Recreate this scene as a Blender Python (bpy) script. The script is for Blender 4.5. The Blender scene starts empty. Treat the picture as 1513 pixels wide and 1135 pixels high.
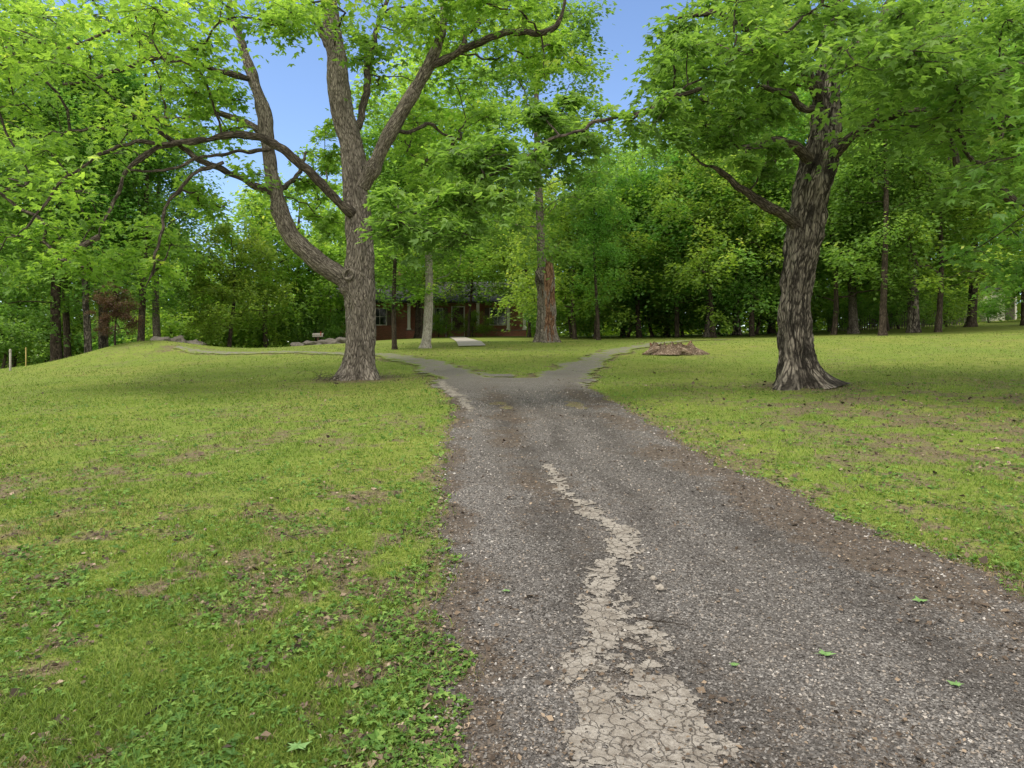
import bpy, math, random, bmesh
import numpy as np
from mathutils import Vector, noise
rng=np.random.default_rng(7); random.seed(7)
C=bpy.context.scene.collection
F=1009.; CX=756.5; HY=530.; EYE=1.7
# ---------------------------------------------------------------- noise / terrain
T=np.random.default_rng(3).random((256,256))
def vn(x,y,s,o=0):
    x=np.asarray(x,float)/s+o*17.3; y=np.asarray(y,float)/s+o*9.1
    xi=np.floor(x).astype(int); yi=np.floor(y).astype(int); fx=x-xi; fy=y-yi
    fx=fx*fx*(3-2*fx); fy=fy*fy*(3-2*fy)
    a=T[xi%256,yi%256]; b=T[(xi+1)%256,yi%256]; c=T[xi%256,(yi+1)%256]; d=T[(xi+1)%256,(yi+1)%256]
    return (a*(1-fx)+b*fx)*(1-fy)+(c*(1-fx)+d*fx)*fy
def sst(a,b,x):
    t=np.clip((np.asarray(x,float)-a)/(b-a),0,1); return t*t*(3-2*t)
_ty=np.arange(-60,420,.25)
_tz=np.interp(_ty,[-60,0,20,33,60,90,420],[-4,0,1.34,2.5,3.66,4.0,4.0])
_k=np.hanning(17); _k/=_k.sum()
_tz=np.convolve(np.pad(_tz,8,mode='edge'),_k,mode='valid')
def hgt(x,y):
    x=np.asarray(x,float); y=np.asarray(y,float)
    z=np.interp(y,_ty,_tz)
    xl=np.clip(-x,0,26); xr=np.clip(x,0,45)
    z=z-.0021*xl**2+.0008*xr**2*np.clip(y/30,0,1)
    z=z-2.2*sst(32,60,y)*sst(9,24,-x)
    z=z+.75*np.exp(-(((x+17.2)/3.1)**2+((y-31.5)/2.6)**2))
    z=z+.05*(vn(x,y,3.1,1)-.5)*sst(1,6,np.abs(x-1)+y*.2)
    return z
def H(x,y): return float(hgt(x,y))
def XY(px,Y): return ((px-CX)/F*Y, Y)
def W(px,py,Y): return np.array([(px-CX)/F*Y, Y, EYE+(HY-py)/F*Y])
def gp(px,py):
    ex=0
    if py>1134: ex=(py-1134)/220.; py=1134
    Ys=np.linspace(1,60,6000); Xs=(px-CX)/F*Ys
    d=EYE-hgt(Xs,Ys)-(py-HY)/F*Ys
    i=np.where(d<0)[0]; i=i[0] if len(i) else -1
    return np.array([Xs[i],Ys[i]-ex])
Ly=[0,2.55,3.19,3.92,5.09,7.24,9.69,12.5,16.8,20.9]; Lx=[-.2,-.26,-.34,-.42,-.49,-.67,-.85,-1.05,-1.69,-2.3]
Ry=[0,4.11,5.33,7.24,9.42,12.5,16.,20.9]; Rx=[3.45,3.05,2.8,2.5,2.15,1.9,1.75,2.2]
def Ledge(y): return np.interp(y,Ly,Lx)+(vn(0*y,y,.5,3)-.5)*.2+(vn(0*y,y,.13,4)-.5)*.12
def Redge(y): return np.interp(y,Ry,Rx)+(vn(0*y+9,y,.6,5)-.5)*.34+(vn(0*y+9,y,.15,6)-.5)*.14
BR=[[(-.9,16.),(-1.6,19.),(-2.8,22.5),(-4.8,26.),(-9,29.),(-15,30.5)],
    [(1.,16.),(1.5,19.),(2.4,22.5),(4.,27),(6.8,31.5),(11,35)]]
def brd(x,y):
    m=np.full(np.shape(x),1e9)
    for b in BR:
        for (x0,y0),(x1,y1) in zip(b[:-1],b[1:]):
            dx,dy=x1-x0,y1-y0; t=np.clip(((x-x0)*dx+(y-y0)*dy)/(dx*dx+dy*dy),0,1)
            m=np.minimum(m,np.hypot(x-x0-t*dx,y-y0-t*dy))
    return m
def dsd(x,y):
    x=np.asarray(x,float); y=np.asarray(y,float)
    a=np.minimum(x-Ledge(y),Redge(y)-x); a=np.minimum(a,18.2-y+2.4*(vn(x,y,.6,31)-.5)+.8*(vn(x,y,.2,32)-.5))
    w=np.interp(y,[16,20,24,30,36],[.85,.72,.62,.5,.3])
    return np.maximum(a,w+.45*(vn(x,y,.6,15)-.5)+.35*(vn(x,y,.16,18)-.5)-brd(x,y))
def dz(x,y):
    x=np.asarray(x,float); y=np.asarray(y,float)
    t=(x-Ledge(y))/(Redge(y)-Ledge(y)); s=sst(12,14.,y)
    return (.006+.012*(vn(x,y,.3,12)-.5)-.02*np.exp(-((t-.3)/.1)**2)-.02*np.exp(-((t-.75)/.1)**2))*(1-s)+.012*s
TREES_XY=[XY(530,18.2),XY(1185,15.7)]
def bare(x,y):
    x=np.asarray(x,float); y=np.asarray(y,float)
    n=.3*vn(x,y,1.3,7)+.35*vn(x,y,.35,8)+.35*vn(x,y,.1,9)
    near=1-.55*sst(6,14,y)
    b=sst(.47,.7,n)*.9*near
    sd=dsd(x,y)
    b=np.maximum(b,sst(-.3,.0,sd+(n-.5)*.5)*.9)
    right=sst(2.5,5,x)*sst(3,6,y)*(1-sst(13,20,y))
    b=np.maximum(b,sst(.36,.62,n)*right*.95)
    for tx,ty in TREES_XY:
        b=np.maximum(b,np.exp(-((np.hypot(x-tx,y-ty)-.5)/.8)**2)*sst(.25,.5,n+.1))
    return b
# ---------------------------------------------------------------- helpers
def npmesh(name,V,Fc,mat,parent=None,attrs=None,smooth=False):
    me=bpy.data.meshes.new(name); V=np.asarray(V,dtype=np.float32); Fc=np.asarray(Fc,dtype=np.int32)
    me.vertices.add(len(V)); me.vertices.foreach_set('co',V.ravel())
    m,k=Fc.shape
    me.loops.add(m*k); me.loops.foreach_set('vertex_index',Fc.ravel())
    me.polygons.add(m); me.polygons.foreach_set('loop_start',np.arange(0,m*k,k,dtype=np.int32))
    if attrs:
        for n,(ty,dom,arr) in attrs.items():
            a=me.attributes.new(n,ty,dom)
            a.data.foreach_set('vector' if ty=='FLOAT_VECTOR' else 'value',np.asarray(arr,dtype=np.float32).ravel())
    me.polygons.foreach_set('use_smooth',np.full(m,smooth))
    me.update(calc_edges=True)
    if mat: me.materials.append(mat)
    o=bpy.data.objects.new(name,me); C.objects.link(o)
    if parent: o.parent=parent
    return o
def tag(o,label=None,cat=None,group=None,kind=None):
    if label: o['label']=label
    if cat: o['category']=cat
    if group: o['group']=group
    if kind: o['kind']=kind
    return o
def thing(name,label,cat,loc=(0,0,0),rz=0,group=None):
    o=bpy.data.objects.new(name,None); C.objects.link(o); o.location=loc; o.rotation_euler=(0,0,rz)
    o.empty_display_size=.3
    return tag(o,label,cat,group)
class Bag:
    def __init__(s): s.V=[];s.F=[];s.B=[];s.n=0
    def add(s,V,Fc,B=None):
        V=np.asarray(V,float); s.V.append(V); s.F.append(np.asarray(Fc)+s.n); s.n+=len(V)
        s.B.append(B if B is not None else np.zeros((len(V),3)))
    def box(s,x0,x1,y0,y1,z0,z1):
        V=[(x,y,z) for x in (x0,x1) for y in (y0,y1) for z in (z0,z1)]
        s.add(V,[(0,1,3,2),(4,6,7,5),(0,4,5,1),(2,3,7,6),(0,2,6,4),(1,5,7,3)],np.array(V))
    def build(s,name,mat,parent=None,smooth=False):
        return npmesh(name,np.concatenate(s.V),np.concatenate(s.F),mat,parent,{'bk':('FLOAT_VECTOR','POINT',np.concatenate(s.B))},smooth)
def catmull(P,n):
    P=np.asarray(P,float); Q=np.vstack([2*P[0]-P[1],P,2*P[-1]-P[-2]]); m=len(P)-1
    t=np.linspace(0,m-1e-9,n); i=t.astype(int); f=(t-i)[:,None]
    a,b,c,d=Q[i],Q[i+1],Q[i+2],Q[i+3]
    return .5*((2*b)+(-a+c)*f+(2*a-5*b+4*c-d)*f**2+(-a+3*b-3*c+d)*f**3)
def tube(bag,P,R,seg=8,bark=0,flare=0,seed=0):
    P=np.asarray(P,float); R=np.asarray(R,float); n=len(P)
    Tn=np.gradient(P,axis=0); Tn/=np.linalg.norm(Tn,axis=1)[:,None]+1e-9
    u=np.cross(Tn[0],[0,1,.13]); u/=np.linalg.norm(u)
    th=np.arange(seg)*2*math.pi/seg; V=np.zeros((n,seg,3)); B=np.zeros((n,seg,3)); s=0
    for i in range(n):
        if i: s+=np.linalg.norm(P[i]-P[i-1])
        u=u-Tn[i]*np.dot(u,Tn[i]); u/=np.linalg.norm(u)+1e-9; v=np.cross(Tn[i],u)
        r=np.full(seg,R[i])
        if flare: 
            lob=.5+.5*np.cos(th*3+seed)+.35*np.cos(th*5+seed*2.3)
            r=r*(1+flare*math.exp(-s/.28)*(.3+lob)+.1*math.exp(-s/.9)*lob)
        if bark:
            for j in range(seg):
                c,sn=math.cos(th[j])*R[i],math.sin(th[j])*R[i]
                a=noise.noise((c*11+seed,sn*11,s*2.)); b=noise.noise((c*3.2+seed,sn*3.2,s*1.3+5)); d=noise.noise((c*24,sn*24,s*6+seed))
                r[j]+=bark*((.25-abs(a)*2.8)+b*2.+d*.7)
        V[i]=P[i]+np.outer(np.cos(th)*r,u)+np.outer(np.sin(th)*r,v)
        B[i,:,0]=np.cos(th)*max(R[i],.02); B[i,:,1]=np.sin(th)*max(R[i],.02); B[i,:,2]=s
    V=V.reshape(-1,3); B=B.reshape(-1,3)
    i,j=np.meshgrid(np.arange(n-1),np.arange(seg),indexing='ij'); j2=(j+1)%seg
    Fc=np.stack([i*seg+j,i*seg+j2,(i+1)*seg+j2,(i+1)*seg+j],-1).reshape(-1,4)
    bag.add(V,Fc,B)
# ---------------------------------------------------------------- materials
def newmat(name):
    m=bpy.data.materials.new(name); m.use_nodes=True; nt=m.node_tree; nt.nodes.clear()
    out=nt.nodes.new('ShaderNodeOutputMaterial'); return m,nt,out
def N(nt,t,ins=None,**kw):
    n=nt.nodes.new('ShaderNode'+t)
    for k,v in kw.items(): setattr(n,k,v)
    for k,v in (ins or {}).items():
        if isinstance(v,bpy.types.NodeSocket): nt.links.new(v,n.inputs[k])
        else: n.inputs[k].default_value=v
    return n
def col(c): return (c[0],c[1],c[2],1)
def ramp(nt,fac,stops,interp='LINEAR'):
    r=nt.nodes.new('ShaderNodeValToRGB'); r.color_ramp.interpolation=interp; e=r.color_ramp.elements
    while len(e)<len(stops): e.new(.5)
    for el,(p,c) in zip(e,stops): el.position=p; el.color=col(c)
    nt.links.new(fac,r.inputs[0]); return r.outputs[0]
def mixc(nt,fac,a,b,mode='MIX'):
    n=nt.nodes.new('ShaderNodeMix'); n.data_type='RGBA'; n.blend_type=mode
    for s,v in ((0,fac),(6,a),(7,b)):
        if isinstance(v,bpy.types.NodeSocket): nt.links.new(v,n.inputs[s])
        else: n.inputs[s].default_value=v if s==0 else col(v)
    return n.outputs[2]
def noi(nt,vec,scale,det=4,rough=.55,dist=0):
    return N(nt,'TexNoise',{'Vector':vec,'Scale':scale,'Detail':det,'Roughness':rough,'Distortion':dist}).outputs[0]
def mr(nt,v,a,b,c=0,d=1):
    return N(nt,'MapRange',{'Value':v,'From Min':a,'From Max':b,'To Min':c,'To Max':d}).outputs[0]
def mth(nt,op,a,b,clamp=False): return N(nt,'Math',{0:a,1:b},operation=op,use_clamp=clamp).outputs[0]
def att(nt,n): return N(nt,'Attribute',attribute_name=n).outputs['Fac']
def bsdf(nt,out,colr,rough=.85,bump=None,bs=.5,bd=.02,spec=.3,metal=0):
    p=nt.nodes.new('ShaderNodeBsdfPrincipled')
    if isinstance(colr,bpy.types.NodeSocket): nt.links.new(colr,p.inputs['Base Color'])
    else: p.inputs['Base Color'].default_value=col(colr)
    p.inputs['Roughness'].default_value=rough; p.inputs['Specular IOR Level'].default_value=spec; p.inputs['Metallic'].default_value=metal
    if bump is not None:
        b=N(nt,'Bump',{'Height':bump,'Strength':bs,'Distance':bd}); nt.links.new(b.outputs[0],p.inputs['Normal'])
    nt.links.new(p.outputs[0],out.inputs[0]); return p
def simple(name,c,rough=.7,var=.25,scale=6,bumpd=.004,metal=0):
    m,nt,out=newmat(name); tc=N(nt,'TexCoord').outputs['Object']; n=noi(nt,tc,scale,5)
    cc=mixc(nt,n,[v*(1-var) for v in c],[v*(1+var) for v in c]); bsdf(nt,out,cc,rough,noi(nt,tc,scale*6),.5,bumpd,metal=metal); return m
def leafmat(name,stops,trans,tf=.4):
    m,nt,out=newmat(name); c=ramp(nt,att(nt,'rnd'),stops); g=N(nt,'ObjectInfo').outputs['Random']
    hs=N(nt,'HueSaturation',{'Hue':mr(nt,g,0,1,.487,.51),'Saturation':.9,'Value':mr(nt,g,0,1,.92,1.18),'Color':c}).outputs[0]
    p=nt.nodes.new('ShaderNodeBsdfPrincipled'); nt.links.new(hs,p.inputs['Base Color']); p.inputs['Roughness'].default_value=.5; p.inputs['Specular IOR Level'].default_value=.25
    t=nt.nodes.new('ShaderNodeBsdfTranslucent'); nt.links.new(mixc(nt,1.,hs,trans,'MULTIPLY'),t.inputs[0])
    mx=N(nt,'MixShader',{0:tf}); nt.links.new(p.outputs[0],mx.inputs[1]); nt.links.new(t.outputs[0],mx.inputs[2]); nt.links.new(mx.outputs[0],out.inputs[0]); return m
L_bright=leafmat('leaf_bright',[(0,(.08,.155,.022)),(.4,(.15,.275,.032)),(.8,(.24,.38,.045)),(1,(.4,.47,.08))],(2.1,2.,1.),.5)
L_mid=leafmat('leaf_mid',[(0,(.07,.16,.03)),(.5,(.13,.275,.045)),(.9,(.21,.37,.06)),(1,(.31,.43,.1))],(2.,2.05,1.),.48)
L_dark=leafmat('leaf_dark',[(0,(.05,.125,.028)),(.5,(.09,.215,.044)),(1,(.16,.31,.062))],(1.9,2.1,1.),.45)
L_red=leafmat('leaf_red',[(0,(.045,.03,.02)),(.5,(.1,.055,.03)),(1,(.14,.12,.04))],(1.6,1.3,1.),.3)
def barkmat(name,dark,mid,light,sc=1.,patch=.75,fine=17.,pl=.45,streak=.3):
    m,nt,out=newmat(name); a=N(nt,'Attribute',attribute_name='bk').outputs['Vector']
    mp=N(nt,'Mapping',{'Vector':a,'Scale':(sc,sc,sc*.2)}).outputs[0]
    n1=noi(nt,mp,fine,7,.72,.8); n2=noi(nt,a,2.3,6,.65); n3=noi(nt,a,45,3); n4=noi(nt,mp,5.,5,.65,1.)
    v=N(nt,'TexVoronoi',{'Vector':N(nt,'VectorMath',{0:mp,1:N(nt,'VectorMath',{0:N(nt,'TexNoise',{'Vector':mp,'Scale':9.}).outputs[1],1:(.12,.12,.12)},operation='MULTIPLY').outputs[0]},operation='ADD').outputs[0],'Scale':fine*1.1},feature='DISTANCE_TO_EDGE').outputs[0]
    h=mth(nt,'ADD',n1,mr(nt,v,0,.22,0,.4))
    c=ramp(nt,h,[(.45,dark),(.68,mid),(1.,light)])
    c=mixc(nt,mr(nt,n2,pl,pl+.16,0,patch),c,[x*.22 for x in mid])
    c=mixc(nt,mr(nt,n4,.5,.6,0,streak),c,[x*.12 for x in mid])
    c=mixc(nt,mr(nt,n4,.46,.36,0,streak*.5),c,light)
    c=mixc(nt,mr(nt,n3,.3,.7,0,.1),c,light)
    bsdf(nt,out,c,.95,h,1.,.05,.12); return m
B_grey=barkmat('bark_grey',(.04,.034,.028),(.18,.152,.124),(.38,.335,.28),1.,.5,24.,.52,.35)
B_limb=barkmat('bark_limb',(.028,.023,.019),(.1,.082,.065),(.22,.185,.15),1.,.6,22.,.45,.3)  # darker than trunk bark: shade on the thin limbs is put into the colour
B_dark=barkmat('bark_dark',(.009,.0078,.0065),(.08,.067,.055),(.38,.335,.275),1.,.9,18.,.47,.9)
B_pale=barkmat('bark_pale',(.24,.22,.19),(.42,.385,.335),(.55,.51,.45),1.,.3)
B_far=barkmat('bark_far',(.02,.016,.012),(.075,.058,.043),(.15,.12,.09))
WOOD=barkmat('broken_wood',(.035,.02,.014),(.19,.095,.052),(.38,.25,.16),1.,.8,15.,.5,.6)
WOODG=barkmat('weathered_wood',(.06,.035,.025),(.25,.17,.115),(.44,.36,.27),1.,.5)
# ---------------------------------------------------------------- leaves
def leafgeo(P,D,size,lobes,tilt=.5,rg=rng):
    n=len(P); D=D+rg.normal(0,.55,(n,3)); D[:,2]=D[:,2]*.5-tilt*rg.random(n); D/=np.linalg.norm(D,axis=1)[:,None]
    up=np.tile([0,0,1.],(n,1))+rg.normal(0,.38,(n,3)); S=np.cross(D,up); S/=np.linalg.norm(S,axis=1)[:,None]; Nn=np.cross(S,D)
    sz=size*rg.uniform(.6,1.3,n)
    loc=[]
    if lobes==1: loc.append([(0,0,0),(-.36,.42,.08),(0,1,-.05),(.36,.42,.08)])
    else:
        for a,l,w in ((0,1.,.2),(-.95,.82,.19),(.95,.82,.19)):
            ca,sa=math.cos(a),math.sin(a)
            q=[(0,0,0),(-w*1.15,.45*l,.05),(0,l,-.1),(w*1.15,.45*l,.05)]
            loc.append([(x*ca+y*sa,-x*sa+y*ca,z) for x,y,z in q])
    loc=np.array(loc).reshape(-1,3); k=len(loc)
    V=P[:,None,:]+sz[:,None,None]*(loc[None,:,0,None]*S[:,None,:]+(loc[None,:,1,None]-.3)*D[:,None,:]+loc[None,:,2,None]*Nn[:,None,:])
    Fc=np.arange(n*k).reshape(-1,4)
    return V.reshape(-1,3),Fc,k//4
def clump_leaves(Cs,Rs,per,size,lobes,flat=.3,rg=rng):
    n=len(Cs)*per; idx=np.repeat(np.arange(len(Cs)),per)
    ang=rg.random(n)*2*math.pi; rr=np.sqrt(rg.random(n))
    ph=rg.random(len(Cs))*6.28; rr=rr*(1+.4*np.cos(ang*3+ph[idx])+.3*np.cos(ang*7+ph[idx]*2))
    R=Rs[idx]; off=np.stack([np.cos(ang)*rr*R,np.sin(ang)*rr*R,rg.normal(0,flat,n)*R*.8-.25*rr**2*R],-1)
    tx=rg.normal(0,.35,(len(Cs),2)); off[:,2]+=off[:,0]*tx[idx,0]+off[:,1]*tx[idx,1]
    D=np.stack([np.cos(ang),np.sin(ang),np.zeros(n)],-1)
    P=Cs[idx]+off
    V,Fc,k=leafgeo(P,D,size,lobes,rg=rg)
    crnd=rg.random(len(Cs))
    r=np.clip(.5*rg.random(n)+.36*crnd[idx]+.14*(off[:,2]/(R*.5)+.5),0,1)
    return V,Fc,np.repeat(r,k)
def grow(main,Cs,Rs,kr=.011,micro=0,rg=rng,base=np.zeros(3),seg=5):
    par=[-1]*len(main); cnt=[0]*len(main)
    A=np.zeros((len(main)+len(Cs)*6,3)); A[:len(main)]=main; n=len(main)
    d0=np.array([np.min(np.linalg.norm(main-c,axis=1)) for c in Cs]); tw=[]
    for ci in np.argsort(d0):
        c=Cs[ci]; d=np.linalg.norm(A[:n]-c,axis=1)+.9*np.maximum(0,A[:n,2]-c[2]+.3)
        j=int(np.argmin(d)); p=A[j].copy(); L=np.linalg.norm(c-p); 
        if L<.05: continue
        mid=(p+c)/2+rg.normal(0,.13,3)*L+np.array([0,0,.1*L]); t=np.linspace(0,1,6)[:,None]
        Q=(1-t)**2*p+2*t*(1-t)*mid+t*t*c+rg.normal(0,.035,(6,3))*L*(t*(1-t)*4)
        ids=[]; pr=j
        for q in Q[1:]:
            A[n]=q; par.append(pr); cnt.append(0); pr=n; ids.append(n); n+=1
        tw.append((j,ids)); q=pr
        while q!=-1: cnt[q]+=1; q=par[q]
    bag=Bag()
    for j,ids in tw:
        pts=[A[j]]+[A[i] for i in ids]; c=[cnt[ids[0]]]+[cnt[i] for i in ids]
        tube(bag,np.array(pts)-base,[kr*x**.5 for x in c],seg)
    for ci in range(len(Cs)) if micro else []:
        for m in range(micro):
            a=rg.random()*6.28; r=Rs[ci]*rg.uniform(.7,1.3); e=Cs[ci]+np.array([math.cos(a)*r,math.sin(a)*r,-.25*r+rg.normal(0,.1)])
            tube(bag,np.array([Cs[ci],(Cs[ci]+e)/2+rg.normal(0,.06,3),e])-base,[.01,.007,.003],3)
    return bag
# ================================================================ GROUND
ys=np.concatenate([[-60,-40,-25,-15,-10,-6,-3,-1.5,0,.5],1*1.0125**np.arange(0,488)])
xs=2*np.sinh(5.75*np.linspace(-1,1,441))
gx,gy=np.meshgrid(xs,ys); sd=dsd(gx,gy)
gz=hgt(gx,gy)-.04*sst(.02,.15,sd)*(1-sst(11,13,gy))+.012*(vn(gx,gy,.25,11)-.5)*(1-sst(9,12,gy))
ny,nx=gx.shape; i,j=np.meshgrid(np.arange(ny-1),np.arange(nx-1),indexing='ij')
Fg=np.stack([i*nx+j,i*nx+j+1,(i+1)*nx+j+1,(i+1)*nx+j],-1).reshape(-1,4)
def lawncol(nt,tc):
    n1=noi(nt,tc,.3,5); n2=noi(nt,tc,1.6,6,.65); n3=noi(nt,tc,38,4,.7); n4=noi(nt,tc,7,6,.7)
    g=ramp(nt,n3,[(.25,(.08,.11,.024)),(.5,(.16,.2,.038)),(.75,(.28,.32,.068))])
    g=mixc(nt,mr(nt,n2,.4,.65,0,.6),g,(.29,.3,.075)); g=mixc(nt,mr(nt,n1,.35,.62,0,.6),g,(.14,.215,.036))
    g=mixc(nt,mr(nt,n4,.48,.66,0,.6),g,(.14,.14,.045)); return g,n3,n4
m,nt,out=newmat('lawn_ground'); tc=N(nt,'TexCoord').outputs['Object']
a=att(nt,'bare')
g,n3,n4=lawncol(nt,tc)
s=ramp(nt,n3,[(.3,(.06,.045,.03)),(.5,(.15,.115,.078)),(.75,(.29,.23,.16))])
aa=mth(nt,'ADD',a,mr(nt,n4,.3,.7,-.45,.45),True)
c=mixc(nt,mr(nt,aa,.2,.9,0,.9),g,s)
bsdf(nt,out,c,.95,n3,.8,.025,.1); M_lawn=m
o=npmesh('ground',np.stack([gx,gy,gz],-1).reshape(-1,3),Fg,m,None,{'bare':('FLOAT','POINT',bare(gx,gy).ravel())},True)
tag(o,'gently rising lawn of patchy grass and clover','lawn',kind='structure')
# ---- driveway
m,nt,out=newmat('gravel_drive'); tc=N(nt,'TexCoord').outputs['Object']; a=att(nt,'dirt'); gr=att(nt,'grassy'); ru=att(nt,'rut')
v=N(nt,'TexVoronoi',{'Vector':tc,'Scale':72.,'Randomness':1.}); vd=v.outputs['Distance']; vc=v.outputs['Color']
v2=N(nt,'TexVoronoi',{'Vector':tc,'Scale':150.}).outputs['Color']
sx=N(nt,'SeparateColor',{0:vc}).outputs[0]; sy=N(nt,'SeparateColor',{0:v2}).outputs[1]
n2=noi(nt,tc,1.4,5); n3=noi(nt,tc,20,5,.7); n5=noi(nt,tc,4.5,6,.7)
c=ramp(nt,sx,[(0,(.06,.055,.05)),(.5,(.14,.131,.121)),(.8,(.22,.208,.195)),(.93,(.29,.272,.25)),(1,(.42,.4,.37))])
c=mixc(nt,mr(nt,sy,.72,1,0,.5),c,(.33,.305,.275))
c=mixc(nt,mr(nt,vd,.35,.75,0,.6),c,(.045,.039,.034))
c=mixc(nt,mr(nt,n2,.42,.65,0,.45),c,(.09,.081,.073)); c=mixc(nt,mr(nt,n5,.52,.7,0,.4),c,(.11,.09,.072))
rr_=mth(nt,'MULTIPLY',ru,mr(nt,n5,.3,.6,.35,1.)); c=mixc(nt,mth(nt,'MULTIPLY',rr_,.7),c,(.045,.039,.034))
dd=mth(nt,'ADD',a,mr(nt,n3,.3,.7,-.4,.4),True)
c2=ramp(nt,n3,[(.3,(.042,.033,.025)),(.55,(.11,.086,.065)),(.8,(.2,.16,.122))])
c=mixc(nt,mr(nt,dd,.25,.85,0,.85),c,c2)
c=mixc(nt,mr(nt,gr,0,.4,0,.6),c,(.27,.245,.205))
lc,_,_=lawncol(nt,tc); gg=mth(nt,'ADD',gr,mr(nt,n5,.3,.7,-.4,.4),True); gg2=mth(nt,'MULTIPLY',mr(nt,gg,.35,.7),mr(nt,gr,0,.12))
c=mixc(nt,gg2,c,lc)
hh=mth(nt,'ADD',mr(nt,vd,0,.7,1,0),n3)
bsdf(nt,out,c,.88,hh,.8,.011,.15); M_drive=m
def dirt(x,y):
    n=.45*vn(x,y,.7,21)+.3*vn(x,y,.22,22)+.25*vn(x,y,.07,23)
    L=Ledge(y); R=Redge(y); e=np.minimum(x-L,R-x)
    d=(1-sst(.0,.35,e))*.8
    wv=.35*np.sin(y*.55)
    d=np.maximum(d,np.exp(-((x-(L*.72+R*.28)-.1*wv)/.28)**2)*.5*sst(3.5,7,y))
    d=np.maximum(d,np.exp(-((x-(L*.12+R*.88))/.3)**2)*.9*sst(2.5,5,y))
    return np.clip(d*sst(.22,.55,n)*1.6+.4*sst(.5,.72,n),0,1)*(1-.6*sst(13,17,y))
def rut(x,y):
    L=Ledge(y); R=Redge(y); t=(x-L)/(R-L)
    return np.clip(np.exp(-((t-.3-.03*np.sin(y))/.09)**2)+.8*np.exp(-((t-.5-.02*np.sin(y*1.3))/.05)**2)*sst(3,5,y)+.8*np.exp(-((t-.74)/.09)**2),0,1)*(1-sst(12,17,y))*(.5+vn(x,y,.5,19)*.8)
def grassy(x,y):
    sdv=dsd(x,y); return np.clip(sst(15,19,y)*.25+.2*sst(19,26,y)+.5*sst(13,17,y)*(1-sst(.0,.3,sdv)),0,1)
CUT=14.
yy=np.concatenate([np.arange(0,8,.025),np.arange(8,CUT+.001,.05)]); t=np.linspace(0,1,150)
dl,dr=Ledge(yy),Redge(yy)
X=dl[:,None]*(1-t)+dr[:,None]*t; Y=np.repeat(yy[:,None],150,1)
ny,nx=X.shape; i,j=np.meshgrid(np.arange(ny-1),np.arange(nx-1),indexing='ij')
Fd=np.stack([i*nx+j,i*nx+j+1,(i+1)*nx+j+1,(i+1)*nx+j],-1).reshape(-1,4); X=X.ravel(); Y=Y.ravel()
xf=np.arange(-15,11.,.045); yf_=np.arange(yy[-1],36,.07); Xf,Yf=np.meshgrid(xf,yf_); ny,nx=Xf.shape; i,j=np.meshgrid(np.arange(ny-1),np.arange(nx-1),indexing='ij')
ok=dsd(Xf[:-1,:-1]+.022,Yf[:-1,:-1]+.035)>0
Ff=np.stack([i*nx+j,i*nx+j+1,(i+1)*nx+j+1,(i+1)*nx+j],-1)[ok]; u,inv=np.unique(Ff,return_inverse=True); n0=len(X)
X=np.concatenate([X,Xf.ravel()[u]]); Y=np.concatenate([Y,Yf.ravel()[u]]); Fd=np.concatenate([Fd,inv.reshape(-1,4)+n0])
o=npmesh('driveway',np.stack([X,Y,hgt(X,Y)+dz(X,Y)+.012*sst(15,18,Y)],-1),Fd,M_drive,None,{'dirt':('FLOAT','POINT',dirt(X,Y)*(Y<19)),'grassy':('FLOAT','POINT',grassy(X,Y)),'rut':('FLOAT','POINT',rut(X,Y))},True)
tag(o,'worn grey gravel driveway forking left and right up the lawn','driveway',kind='structure')
def ribbon(name,pts,w,mat,label,cat,off):
    Pc=catmull(np.array([(a,b,0) for a,b in pts]),120)[:,:2]; tn=np.gradient(Pc,axis=0); tn/=np.linalg.norm(tn,axis=1)[:,None]; nn=np.stack([tn[:,1],-tn[:,0]],-1)
    t=np.linspace(-1,1,9)
    Xr=Pc[:,None,0]+nn[:,None,0]*t*w; Yr=Pc[:,None,1]+nn[:,None,1]*t*w
    Zr=hgt(Xr,Yr)+off; ny,nx=Xr.shape; i,j=np.meshgrid(np.arange(ny-1),np.arange(nx-1),indexing='ij')
    Fr=np.stack([i*nx+j,i*nx+j+1,(i+1)*nx+j+1,(i+1)*nx+j],-1)[...,::-1].reshape(-1,4)
    return tag(npmesh(name,np.stack([Xr,Yr,Zr],-1).reshape(-1,3),Fr,mat,None,None,True),label,cat,kind='structure')
M_conc=simple('walk_concrete',(.36,.33,.29),.85,.2,3)
ribbon('front_path',[(-1.75,30),(-2.4,36),(-3.2,44),(-4.1,52),(-4.85,59)],.6,M_conc,'pale concrete path leading to the house steps','path',.04)
# ---- exposed concrete
m,nt,out=newmat('cracked_concrete'); tc=N(nt,'TexCoord').outputs['Object']
nd=N(nt,'TexNoise',{'Vector':tc,'Scale':11.,'Detail':4.}).outputs['Color']
w=N(nt,'VectorMath',{0:nd,1:(.12,.12,.12)},operation='MULTIPLY').outputs[0]; vv=N(nt,'VectorMath',{0:tc,1:w},operation='ADD').outputs[0]
e=N(nt,'TexVoronoi',{'Vector':vv,'Scale':13.},feature='DISTANCE_TO_EDGE').outputs[0]
e2=N(nt,'TexVoronoi',{'Vector':vv,'Scale':34.},feature='DISTANCE_TO_EDGE').outputs[0]
n3=noi(nt,tc,70,6,.75); n2=noi(nt,tc,6,5,.65); n6=noi(nt,tc,22,4,.7)
c=ramp(nt,n3,[(.25,(.18,.16,.132)),(.5,(.31,.282,.243)),(.8,(.44,.41,.36))])
c=mixc(nt,mr(nt,n2,.42,.66,0,.7),c,(.19,.165,.135)); c=mixc(nt,mr(nt,n6,.5,.66,0,.7),c,(.13,.11,.09))
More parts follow.
